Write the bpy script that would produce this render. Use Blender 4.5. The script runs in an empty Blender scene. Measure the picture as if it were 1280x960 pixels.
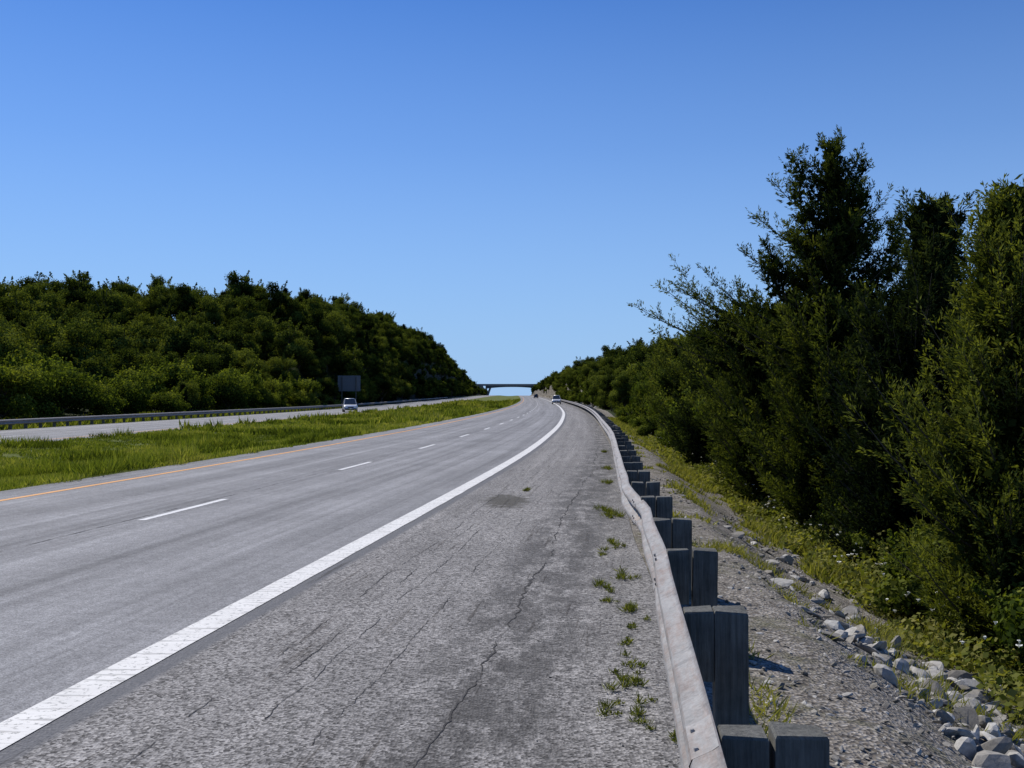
import bpy, math, random
import numpy as np
from mathutils import Vector, noise
scene=bpy.context.scene
scene.view_settings.view_transform='Standard'
scene.view_settings.look='None'
scene.view_settings.exposure=0
rad=math.radians
AZ=rad(-42); EL=rad(50)

# ---------------------------------------------------------------- curves
def curve(pts):
    X=np.array([p[0] for p in pts],float); Y=np.array([p[1] for p in pts],float)
    d=np.diff(Y)/np.diff(X); m=np.empty(len(X)); m[0]=d[0]; m[-1]=d[-1]
    h=np.diff(X)
    m[1:-1]=(d[:-1]*h[1:]+d[1:]*h[:-1])/(h[1:]+h[:-1])
    def f(x):
        x=np.asarray(x,float); xc=np.clip(x,X[0],X[-1])
        i=np.clip(np.searchsorted(X,xc)-1,0,len(X)-2)
        hh=X[i+1]-X[i]; t=(xc-X[i])/hh
        r=(2*t**3-3*t**2+1)*Y[i]+(t**3-2*t**2+t)*hh*m[i]+(-2*t**3+3*t**2)*Y[i+1]+(t**3-t**2)*hh*m[i+1]
        r=r+np.where(x<X[0],(x-X[0])*m[0],0)+np.where(x>X[-1],(x-X[-1])*m[-1],0)
        return r
    return f
W=curve([(-60,-10.6),(-5,-3.88),(5.15,-2.63),(11.5,-1.84),(19.9,-.82),(29.2,.22),(48.6,1.94),(87.5,4.5),(146,7.1),(234,9.6),(400,11.8),(600,12.6),(900,12.8),(1500,12.5),(6500,10)])
G=curve([(-60,-5.5),(-4,-.12),(2.8,.62),(5,.86),(8.45,1.22),(10.3,1.36),(12,1.46),(14,1.62),(20,2.15),(30,3.05),(48,4.35),(66,5.6),(87,6.9),(146,9.7),(234,12.2),(400,14.6),(600,15.4),(900,15.6),(1500,15.4),(6500,13)])
Lc=curve([(-60,-25.5),(20,-22.7),(42,-21.7),(80,-20.3),(125,-18.7),(300,-16),(450,-14.4),(700,-12),(900,-10),(1500,-8),(6500,-8)])
ZR=curve([(-60,0),(0,0),(100,0),(160,.03),(300,.4),(500,1.15),(700,1.85),(850,2.15),(950,1.9),(1200,-3),(1600,-9),(2500,-12),(6500,-12)])
LDROP=curve([(-60,-.35),(150,-.35),(400,-.05),(500,0),(6500,0)])
HC=curve([(-60,4),(60,4.5),(100,6),(150,9.5),(200,16),(280,21),(350,23),(420,25),(500,25),(600,20),(700,13),(800,8),(1000,4),(1500,1.5),(6500,1.5)])
HRt=curve([(-60,0),(80,0),(110,.6),(150,3),(200,5.5),(300,7),(400,8),(600,7.5),(900,5.5),(1200,2),(6500,1)])
def sm(a,b,x):
    t=np.clip((np.asarray(x,float)-a)/(b-a),0,1); return t*t*(3-2*t)
def hleft(u,y):
    b=sm(125,210,y)
    soft=(HC(y)*sm(5,70,u)-.25*sm(.3,2,u)*(1-sm(3,7,u)))
    cut=HC(y)*(.6*sm(3.6,11,u)+.4*sm(7,24,u))
    return soft*(1-b)+cut*b
def hright(u,y):
    prof=np.interp(u,[-1,0,.5,1.2,2.2,3.0,3.7,5,8,20,60,4000],[0,-.02,-.03,-.14,-.72,-1.03,-1.2,-1.5,-1.7,-1.4,0,0])
    low=prof*(1-sm(90,140,y)*.8)
    c=sm(170,230,y)
    soft=HRt(y)*sm(3,16,u); cut=HRt(y)*(.8*sm(3.0,5.0,u)+.2*sm(5,25,u))
    return low+soft*(1-c)+cut*c
def height(x,y):
    x=np.asarray(x,float); y=np.asarray(y,float)
    base=ZR(y); S=G(y)+.02; LL=Lc(y)-10.5; M1=W(y)-8.4
    zl=base+LDROP(y)
    t=np.clip((x-Lc(y))/(M1-Lc(y)),0,1)
    med=zl*(1-t)+base*t-.45*np.sin(np.pi*t)**1.2
    return np.where(x>S,base+hright(x-S,y),np.where(x<LL,zl+hleft(LL-x,y),np.where(x<Lc(y),zl,np.where(x<M1,med,base))))

# ---------------------------------------------------------------- mesh helpers
def link(o,parent=None):
    scene.collection.objects.link(o)
    if parent: o.parent=parent
    return o
def empty(name,loc=(0,0,0)):
    e=bpy.data.objects.new(name,None); e.location=loc; e.empty_display_size=.3
    return link(e)
def np_mesh(name,V,F,mats,mi=None,tint=None,uv=None,smooth=False):
    V=np.asarray(V,np.float32); F=np.asarray(F,np.int32); k=F.shape[1]
    me=bpy.data.meshes.new(name)
    me.vertices.add(len(V)); me.vertices.foreach_set('co',V.ravel())
    me.loops.add(F.size); me.loops.foreach_set('vertex_index',F.ravel())
    me.polygons.add(len(F)); me.polygons.foreach_set('loop_start',np.arange(0,F.size,k,dtype=np.int32))
    me.polygons.foreach_set('loop_total',np.full(len(F),k,dtype=np.int32))
    for m in mats: me.materials.append(m)
    if mi is not None: me.polygons.foreach_set('material_index',np.asarray(mi,np.int32))
    me.polygons.foreach_set('use_smooth',np.full(len(F),bool(smooth)))
    if tint is not None:
        a=me.attributes.new('tint','FLOAT','FACE'); a.data.foreach_set('value',np.asarray(tint,np.float32))
    if uv is not None:
        l=me.uv_layers.new(name='UVMap'); l.data.foreach_set('uv',np.asarray(uv,np.float32)[F.ravel()].ravel())
    me.update(calc_edges=True); me.validate()
    return me
def obj(name,me,parent=None,loc=None):
    o=bpy.data.objects.new(name,me)
    if loc is not None: o.location=loc
    return link(o,parent)
def grid_faces(nr,nc):
    i=np.arange(nr-1)[:,None]*nc+np.arange(nc-1)[None,:]
    return np.stack([i,i+1,i+nc+1,i+nc],-1).reshape(-1,4)

# ---------------------------------------------------------------- material helpers
def newmat(name):
    m=bpy.data.materials.new(name); m.use_nodes=True; nt=m.node_tree
    for n in list(nt.nodes): nt.nodes.remove(n)
    out=nt.nodes.new('ShaderNodeOutputMaterial')
    return m,nt,out
class NB:
    def __init__(s,nt): s.nt=nt
    def n(s,t,**k):
        x=s.nt.nodes.new(t)
        for a,b in k.items(): setattr(x,a,b)
        return x
    def l(s,a,b): s.nt.links.new(a,b)
    def noise(s,vec,scale,detail=4,rough=.55):
        x=s.n('ShaderNodeTexNoise'); x.inputs['Scale'].default_value=scale; x.inputs['Detail'].default_value=detail; x.inputs['Roughness'].default_value=rough
        if vec is not None: s.l(vec,x.inputs['Vector'])
        return x.outputs['Fac']
    def vor(s,vec,scale,out='Color',feature='F1'):
        x=s.n('ShaderNodeTexVoronoi',feature=feature); x.inputs['Scale'].default_value=scale; s.l(vec,x.inputs['Vector']); return x.outputs[out]
    def ramp(s,f,stops):
        x=s.n('ShaderNodeValToRGB'); cr=x.color_ramp
        while len(cr.elements)<len(stops): cr.elements.new(.5)
        for e,(p,c) in zip(cr.elements,stops):
            e.position=p; e.color=(c,c,c,1) if not hasattr(c,'__len__') else (*c,1)
        s.l(f,x.inputs['Fac']); return x.outputs['Color']
    def mix(s,f,a,b,mode='MIX'):
        x=s.n('ShaderNodeMix',data_type='RGBA',blend_type=mode)
        for v,i in ((f,0),(a,6),(b,7)):
            if hasattr(v,'is_linked'): s.l(v,x.inputs[i])
            elif i==0: x.inputs[0].default_value=v
            else: x.inputs[i].default_value=(*v,1) if hasattr(v,'__len__') else (v,v,v,1)
        return x.outputs[2]
    def math(s,op,a,b=None,c=None):
        x=s.n('ShaderNodeMath',operation=op)
        for i,v in enumerate((a,b,c)):
            if v is None: continue
            if hasattr(v,'is_linked'): s.l(v,x.inputs[i])
            else: x.inputs[i].default_value=v
        return x.outputs[0]
    def mapv(s,vec,scale):
        x=s.n('ShaderNodeMapping'); x.inputs['Scale'].default_value=scale; s.l(vec,x.inputs['Vector']); return x.outputs[0]
    def bump(s,h,strength,dist):
        x=s.n('ShaderNodeBump'); x.inputs['Strength'].default_value=strength; x.inputs['Distance'].default_value=dist; s.l(h,x.inputs['Height']); return x.outputs[0]
    def bsdf(s,out,col,rough=.8,normal=None,metal=0,spec=.3):
        x=s.n('ShaderNodeBsdfPrincipled'); x.inputs['Roughness'].default_value=rough; x.inputs['Metallic'].default_value=metal
        x.inputs['Specular IOR Level'].default_value=spec
        if hasattr(col,'is_linked'): s.l(col,x.inputs['Base Color'])
        else: x.inputs['Base Color'].default_value=(*col,1)
        if normal is not None: s.l(normal,x.inputs['Normal'])
        if out is not None: s.l(x.outputs[0],out.inputs[0])
        return x
def simple(name,col,rough=.6,metal=0,spec=.4,var=.15,scale=8):
    m,nt,out=newmat(name); b=NB(nt); tc=b.n('ShaderNodeTexCoord').outputs['Object']
    f=b.noise(tc,scale); c=b.mix(f,tuple(v*(1-var) for v in col),tuple(min(1,v*(1+var)) for v in col))
    b.bsdf(out,c,rough,None,metal,spec); return m
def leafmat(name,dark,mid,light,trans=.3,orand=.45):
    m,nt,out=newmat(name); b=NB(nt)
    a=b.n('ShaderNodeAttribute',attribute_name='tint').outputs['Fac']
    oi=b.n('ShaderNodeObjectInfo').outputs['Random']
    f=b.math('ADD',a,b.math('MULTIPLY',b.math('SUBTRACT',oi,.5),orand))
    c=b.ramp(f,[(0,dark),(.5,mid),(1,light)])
    d=b.n('ShaderNodeBsdfDiffuse'); b.l(c,d.inputs[0])
    t=b.n('ShaderNodeBsdfTranslucent'); c2=b.mix(1.0,c,(1.4,1.4,.45),'MULTIPLY'); b.l(c2,t.inputs[0])
    mx=b.n('ShaderNodeMixShader'); mx.inputs[0].default_value=trans
    b.l(d.outputs[0],mx.inputs[1]); b.l(t.outputs[0],mx.inputs[2]); b.l(mx.outputs[0],out.inputs[0])
    return m

def asphalt(name,lo,hi,scale,shoulder=False):
    m,nt,out=newmat(name); b=NB(nt); tc=b.n('ShaderNodeTexCoord'); P=tc.outputs['Object']; U=tc.outputs['UV']
    cell=b.vor(P,scale); sp=b.n('ShaderNodeSeparateColor'); b.l(cell,sp.inputs[0])
    base=b.ramp(sp.outputs[0],[(0,lo),(.45,tuple(.55*a+.45*c for a,c in zip(lo,hi))),(1,hi)])
    big=b.noise(P,.5,6,.6); base=b.mix(1.0,base,b.ramp(big,[(.3,.82),(.7,1.12)]),'MULTIPLY')
    md=b.noise(P,7,5,.7); base=b.mix(1.0,base,b.ramp(md,[(.3,.80),(.7,1.14)]),'MULTIPLY')
    st=b.noise(b.mapv(U,(1.6,.03,1)),1.8,5,.65); base=b.mix(1.0,base,b.ramp(st,[(.3,.70),(.7,1.14)]),'MULTIPLY')
    hgt=b.vor(P,scale,'Distance')
    sx=b.n('ShaderNodeSeparateXYZ'); b.l(U,sx.inputs[0])
    if shoulder:
        d=b.math('ABSOLUTE',b.math('SUBTRACT',sx.outputs[0],2.45))
        band=b.ramp(d,[(0,1),(.32,.9),(.85,0)])
        nn=b.ramp(b.noise(b.mapv(P,(1.3,.6,1)),2.0,9,.8),[(.43,0),(.54,1)])
        msk=b.mix(1.0,band,nn,'MULTIPLY')
        base=b.mix(b.math('MULTIPLY',msk,.72),base,(.042,.040,.038))
        vm=b.n('ShaderNodeVectorMath',operation='DISTANCE'); b.l(b.mapv(P,(1,.32,1)),vm.inputs[0]); vm.inputs[1].default_value=(-.1,5.35,0)
        pt=b.math('ADD',vm.outputs['Value'],b.math('MULTIPLY',b.noise(P,3,7,.75),1.1))
        base=b.mix(b.ramp(pt,[(.80,.85),(.98,0)]),base,(.055,.05,.038))
        lip=b.ramp(sx.outputs[0],[(.0,1),(.25,1),(.31,0)])
        base=b.mix(b.math('MULTIPLY',lip,.85),base,b.mix(b.noise(P,40,4,.6),(.085,.088,.096),(.135,.137,.145)))
        fine=b.ramp(b.noise(b.mapv(U,(5,.16,1)),2.2,6,.72),[(.38,0),(.42,1)])
        gate=b.ramp(b.noise(P,.8,3,.5),[(.38,0),(.55,1)])
        base=b.mix(gate,base,b.mix(1.0,base,b.mix(fine,(.52,.50,.48),(1,1,1)),'MULTIPLY'))
    else:
        fine=b.ramp(b.noise(b.mapv(U,(3,.12,1)),1.1,6,.7),[(.30,0),(.33,1)])
        base=b.mix(1.0,base,b.mix(fine,(.78,.77,.76),(1,1,1)),'MULTIPLY')
        wv=b.math('SINE',b.math('MULTIPLY',sx.outputs[0],6.2832/1.83))
        base=b.mix(1.0,base,b.ramp(b.math('MULTIPLY_ADD',wv,.5,.5),[(0,.88),(1,1.06)]),'MULTIPLY')
        ty=b.ramp(b.noise(b.mapv(U,(2.2,.010,1)),2.4,4,.6),[(.36,.76),(.52,1.0)])
        base=b.mix(1.0,base,ty,'MULTIPLY')
    nrm=b.bump(hgt,.6 if shoulder else .3,.013)
    b.bsdf(out,base,.85,nrm,0,.25); return m
M_lane=asphalt('lane_asphalt',(.155,.155,.16),(.34,.34,.345),95)
M_shoulder=asphalt('shoulder_asphalt',(.05,.047,.045),(.39,.375,.36),58,True)

def paint(name,col,under,wear):
    m,nt,out=newmat(name); b=NB(nt); tc=b.n('ShaderNodeTexCoord'); P=tc.outputs['Object']; U=tc.outputs['UV']
    f=b.ramp(b.noise(P,22,6,.75),[(wear,0),(wear+.06,1)])
    c=b.mix(b.noise(P,3,5,.6),tuple(v*.72 for v in col),col)
    cr=b.ramp(b.noise(b.mapv(U,(1.5,16,1)),1,4,.6),[(.38,.62),(.45,1)])
    c=b.mix(1.0,c,cr,'MULTIPLY')
    c=b.mix(f,under,c); b.bsdf(out,c,.7,b.bump(cr,.6,.012),0,.3); return m
M_white=paint('white_line_paint',(.74,.73,.70),(.27,.27,.26),.39)
M_white2=paint('white_dash_paint',(.74,.74,.73),(.25,.25,.25),.38)
M_yellow=paint('yellow_line_paint',(.72,.34,.09),(.25,.23,.2),.36)

def grassground(name,cols,sc=1.0):
    m,nt,out=newmat(name); b=NB(nt); P=b.n('ShaderNodeTexCoord').outputs['Object']
    c=b.ramp(b.noise(P,.6*sc,8,.7),[(.3,cols[0]),(.5,cols[1]),(.7,cols[2])])
    c=b.mix(1.0,c,b.ramp(b.noise(P,14,4,.7),[(.3,.6),(.7,1.25)]),'MULTIPLY')
    b.bsdf(out,c,.95,b.bump(b.noise(P,9,6,.7),.8,.08),0,.1); return m
M_grass=grassground('median_grass',[(.06,.08,.02),(.11,.135,.032),(.16,.165,.06)])
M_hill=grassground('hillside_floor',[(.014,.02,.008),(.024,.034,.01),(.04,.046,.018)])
def gravelmat():
    m,nt,out=newmat('gravel_slope'); b=NB(nt); P=b.n('ShaderNodeTexCoord').outputs['Object']
    sp=b.n('ShaderNodeSeparateColor'); b.l(b.vor(P,38),sp.inputs[0])
    c=b.ramp(sp.outputs[0],[(0,(.08,.07,.06)),(.5,(.21,.19,.165)),(1,(.38,.355,.32))])
    g=b.ramp(b.noise(P,1.6,7,.72),[(.50,0),(.62,1)])
    c=b.mix(b.math('MULTIPLY',g,.6),c,(.10,.10,.05))
    c=b.mix(1.0,c,b.ramp(b.noise(P,5,5,.7),[(.3,.6),(.7,1.15)]),'MULTIPLY')
    b.bsdf(out,c,.95,b.bump(b.vor(P,38,'Distance'),.8,.02),0,.15); return m
M_gravel=gravelmat()
def rockmat(name,a,bc):
    m,nt,out=newmat(name); b=NB(nt); P=b.n('ShaderNodeTexCoord').outputs['Object']
    v=b.mapv(P,(.15,.15,1.1)); f=b.noise(v,1.6,8,.7)
    c=b.ramp(f,[(.3,a),(.65,bc)]); c=b.mix(1.0,c,b.ramp(b.noise(P,1.2,7,.7),[(.35,.55),(.65,1.15)]),'MULTIPLY')
    b.bsdf(out,c,.9,b.bump(f,.9,.5),0,.2); return m
M_rock=rockmat('limestone_cut',(.09,.08,.06),(.27,.24,.195))
M_rockd=rockmat('shaded_rock_cut',(.012,.015,.009),(.045,.045,.03))  # left cut rock, its shade painted in as a near-black colour
def stonemat():
    m,nt,out=newmat('limestone_rubble'); b=NB(nt); P=b.n('ShaderNodeTexCoord').outputs['Object']
    a=b.n('ShaderNodeAttribute',attribute_name='tint').outputs['Fac']
    c=b.ramp(a,[(0,(.13,.12,.10)),(.6,(.29,.275,.25)),(1,(.50,.49,.46))])
    c=b.mix(1.0,c,b.ramp(b.noise(P,18,6,.7),[(.3,.55),(.7,1.1)]),'MULTIPLY')
    b.bsdf(out,c,.85,b.bump(b.noise(P,30,5,.7),.5,.01),0,.2); return m
M_stone=stonemat()
def railmat():
    m,nt,out=newmat('weathered_galvanised_steel'); b=NB(nt); tc=b.n('ShaderNodeTexCoord'); P=tc.outputs['Object']; U=tc.outputs['UV']
    c=b.ramp(b.noise(b.mapv(U,(8,1.0,1)),2.2,6,.65),[(.3,(.21,.205,.195)),(.7,(.34,.33,.32))])
    r=b.ramp(b.noise(b.mapv(U,(10,1.3,1)),1.5,8,.78),[(.46,0),(.64,1)])
    c=b.mix(b.math('MULTIPLY',r,.65),c,(.21,.14,.105))
    dk=b.ramp(b.noise(b.mapv(U,(5,5,1)),1.5,6,.8),[(.33,.62),(.5,1.0)])
    c=b.mix(1.0,c,dk,'MULTIPLY')
    c=b.mix(1.0,c,b.ramp(b.noise(P,45,4,.7),[(.3,.8),(.7,1.12)]),'MULTIPLY')
    b.bsdf(out,c,.62,b.bump(b.noise(P,12,5,.6),.25,.015),.15,.35); return m
M_rail=railmat()
def woodmat(name,a,bc):
    m,nt,out=newmat(name); b=NB(nt); P=b.n('ShaderNodeTexCoord').outputs['Object']
    f=b.noise(b.mapv(P,(12,12,.7)),4,7,.7); c=b.ramp(f,[(.3,a),(.7,bc)])
    c=b.mix(1.0,c,b.ramp(b.noise(P,5,5,.7),[(.3,.65),(.7,1.25)]),'MULTIPLY')
    b.bsdf(out,c,.85,b.bump(f,.9,.014),0,.2); return m
M_post=woodmat('weathered_post_wood',(.065,.066,.06),(.175,.172,.155))
M_bark=woodmat('bark',(.035,.028,.022),(.11,.09,.07))
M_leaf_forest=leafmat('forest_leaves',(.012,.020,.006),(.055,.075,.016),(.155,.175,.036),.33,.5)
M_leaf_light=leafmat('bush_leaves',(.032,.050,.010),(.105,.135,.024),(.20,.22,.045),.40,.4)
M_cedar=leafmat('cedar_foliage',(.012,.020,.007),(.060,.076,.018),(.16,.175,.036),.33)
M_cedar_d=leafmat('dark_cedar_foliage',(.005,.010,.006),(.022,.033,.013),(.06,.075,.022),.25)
M_weed=leafmat('weed_leaves',(.045,.055,.016),(.12,.14,.032),(.25,.24,.08),.38)
M_blade=leafmat('grass_blades',(.06,.08,.015),(.155,.19,.032),(.30,.29,.09),.36,0)
M_flower=simple('white_flower',(.75,.75,.68),.8)
M_crack=simple('crack_fill',(.035,.033,.032),.95)

# ---------------------------------------------------------------- ground sheet
ys=np.concatenate([np.arange(-60,0,2.),np.arange(0,24,.2),np.arange(24,60,.6),np.arange(60,200,2.),np.arange(200,1000,6.),np.arange(1000,1600,30.),np.arange(1600,6501,350.)])
lu=np.array([4000,1800,900,500,300,200,140,110,90,75,62,52,44,38,32,27,23,19,16,13,11,9,7.6,6.8,6.2,5.7,5.2,4.8,4.4,4.0,3.6,3,2.2,1.4,.8,.3])
mt=np.linspace(0,1,17)[1:-1]
ru=np.concatenate([np.arange(.25,6,.2),np.array([6.5,7,8,9,10.5,12,14,16,19,23,28,34,42,52,65,85,120,170,250,400,800,1800,4000])])
cols=[]
LLy=Lc(ys)-10.5; Ly=Lc(ys); M1=W(ys)-8.4; S=G(ys)+.02
for u in lu: cols.append(LLy-u)
nl=len(cols)
cols.append(LLy); cols.append(Ly)
for t in mt: cols.append(Ly+(M1-Ly)*t)
cols.append(M1); cols.append(W(ys)+0.0); cols.append(S)
ns=len(cols)-1
for u in ru: cols.append(S+u)
X=np.stack(cols,1); Yg=np.repeat(ys[:,None],X.shape[1],1)
Z=height(X,Yg)
iLL=nl; iL=nl+1; iM=nl+2+len(mt)
for c in (iLL,iL,iM,iM+1,ns): Z[:,c]-=.012
nr,nc=X.shape
for j in range(nc):
    right=j>ns; left=j<nl; med=iL<j<iM
    if not(right or left or med): continue
    u=(ru[j-ns-1] if right else (lu[j] if left else 2))
    for i in range(nr):
        x=X[i,j]; y=Yg[i,j]
        if med: Z[i,j]+=.09*noise.noise((x*.5,y*.3,1)); continue
        if right and u<1.0: a=.02
        elif right: a=.07 if u<6 else .3
        else: a=.03 if u<3 else .3
        Z[i,j]+=a*noise.noise((x*.8,y*.8,3))+ (a*.5*noise.noise((x*3,y*3,5)) if u<7 else 0)
        if u>8: Z[i,j]+=min(1.,u/60)*1.2*noise.noise((x*.04,y*.04,9))
        if y>150 and 3<u<8:
            k=noise.noise((y*.12,Z[i,j]*.6,2 if right else 8))*1.1+noise.noise((y*.5,Z[i,j]*1.5,4))*.5
            X[i,j]+=k
V=np.stack([X,Yg,Z],-1).reshape(-1,3)
F=grid_faces(nr,nc)
jj=np.tile(np.arange(nc-1),nr-1); yy=np.repeat(ys[:-1],nc-1)
mi=np.zeros(len(F),int)
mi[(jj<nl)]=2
ruu=np.concatenate([[0],ru])
for j in range(ns,nc-1):
    u=ruu[j-ns]; mi[jj==j]=1 if u<3.4 else 2
    if 2.8<=u<5.0: mi[(jj==j)&(yy>165)]=3
for j in range(nl):
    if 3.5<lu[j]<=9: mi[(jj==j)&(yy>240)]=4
    if lu[j]<=3: mi[jj==j]=0
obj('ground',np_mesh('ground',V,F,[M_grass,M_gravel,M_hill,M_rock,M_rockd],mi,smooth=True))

# ---------------------------------------------------------------- road strips
def strip(name,cols_fn,zoff,mat,yrows,urel,parent=None,zfn=None):
    yr=np.asarray(yrows,float); Xs=np.stack([f(yr) for f in cols_fn],1)
    zz=(ZR(yr) if zfn is None else zfn(yr))[:,None]+zoff+np.zeros_like(Xs)
    Ys=np.repeat(yr[:,None],Xs.shape[1],1)
    uv=np.stack([Xs-urel(yr)[:,None],Ys],-1).reshape(-1,2)
    me=np_mesh(name,np.stack([Xs,Ys,zz],-1).reshape(-1,3),grid_faces(*Xs.shape),[mat],uv=uv)
    return obj(name,me,parent)
rd=empty('highway_road')
yr=ys[ys<1500]
def edge_n(y,s,a=.006):
    return np.array([a*noise.noise((t*5,s,0))+a*noise.noise((t*1.3,s,3)) for t in np.atleast_1d(y)])
strip('lanes',[lambda y:W(y)-8.4,lambda y:W(y)-3.7,lambda y:W(y)+.02],.0,M_lane,yr,W,rd)
strip('shoulder',[lambda y:W(y)+.02,lambda y:W(y)+1.5,lambda y:G(y)+.02],.0,M_shoulder,yr,W,rd)
strip('edge_line',[lambda y:W(y)-.13+edge_n(y,1),lambda y:W(y)+.13+edge_n(y,2,.012)],.005,M_white,yr,W,rd)
strip('median_line',[lambda y:W(y)-7.43,lambda y:W(y)-7.29],.004,M_yellow,yr,W,rd)
dV=[];dF=[];dU=[]
k=0
y0=14.1-9.6*5
while y0<900:
    for a in np.linspace(0,2.9,4):
        for s in (-.06,.06):
            yv=y0+a; dV.append((W(yv)-3.7+s,yv,ZR(yv)+.004)); dU.append((s,yv))
    b0=k*8
    for q in range(3): dF.append((b0+q*2,b0+q*2+1,b0+q*2+3,b0+q*2+2))
    k+=1; y0+=9.6
obj('lane_dashes',np_mesh('lane_dashes',np.array(dV,float),dF,[M_white2],uv=dU),rd)
rl=empty('opposite_highway_road')
zl=lambda y:ZR(y)+LDROP(y)
strip('lanes',[lambda y:Lc(y)-10.5,lambda y:Lc(y)-5,lambda y:Lc(y)],.0,M_lane,yr,Lc,rl,zl)
strip('edge_line',[lambda y:Lc(y)-9.05,lambda y:Lc(y)-8.92],.004,M_white2,yr,Lc,rl,zl)
strip('median_line',[lambda y:Lc(y)-1.3,lambda y:Lc(y)-1.17],.004,M_yellow,yr,Lc,rl,zl)
dV=[];dF=[];dU=[];k=0;y0=3.
while y0<900:
    for a in (0,2.9):
        for s in (-.055,.055): yv=y0+a; dV.append((Lc(yv)-5.0+s,yv,zl(yv)+.004)); dU.append((s,yv))
    dF.append((k*4,k*4+1,k*4+3,k*4+2)); k+=1; y0+=12
obj('lane_dashes',np_mesh('opp_dashes',np.array(dV,float),dF,[M_white2],uv=dU),rl)

# cracks
cV=[];cF=[]
def crack(off,ya,yb,wid,amp,seed,gap=.0):
    y=ya;prev=None
    while y<yb:
        o=off+amp*noise.noise((y*.35,seed,0))+amp*.35*noise.noise((y*2.0,seed,2))+amp*.2*noise.noise((y*9,seed,5))+.012*noise.noise((y*38,seed,6))
        w=wid*max(.12,.6+1.2*noise.noise((y*2.3,seed,7)))*(1+.5*noise.noise((y*30,seed,8)))
        if noise.noise((y*.9,seed,9))<gap-.5: prev=None; y+=.06; continue
        x=float(W(y))+o; z=float(ZR(y))+.0035
        n=len(cV); cV.extend([(x-w,y,z),(x+w,y,z)])
        if prev is not None: cF.append((prev,prev+1,n+1,n))
        prev=n; y+=.025+y*.002
crack(2.27,2.5,60,.008,.16,1.3)
crack(1.25,3,30,.004,.08,4.1,.3)
crack(.85,3,26,.0035,.07,7.7,.35)
crack(1.05,3,26,.0035,.07,17.7,.35)
crack(1.65,3,22,.003,.09,9.9,.38)
crack(-3.88,3,70,.008,.04,12.2)
crack(-5.6,8,50,.004,.15,15.2,.3)
obj('pavement_cracks',np_mesh('cracks',cV,cF,[M_crack]))

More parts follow.
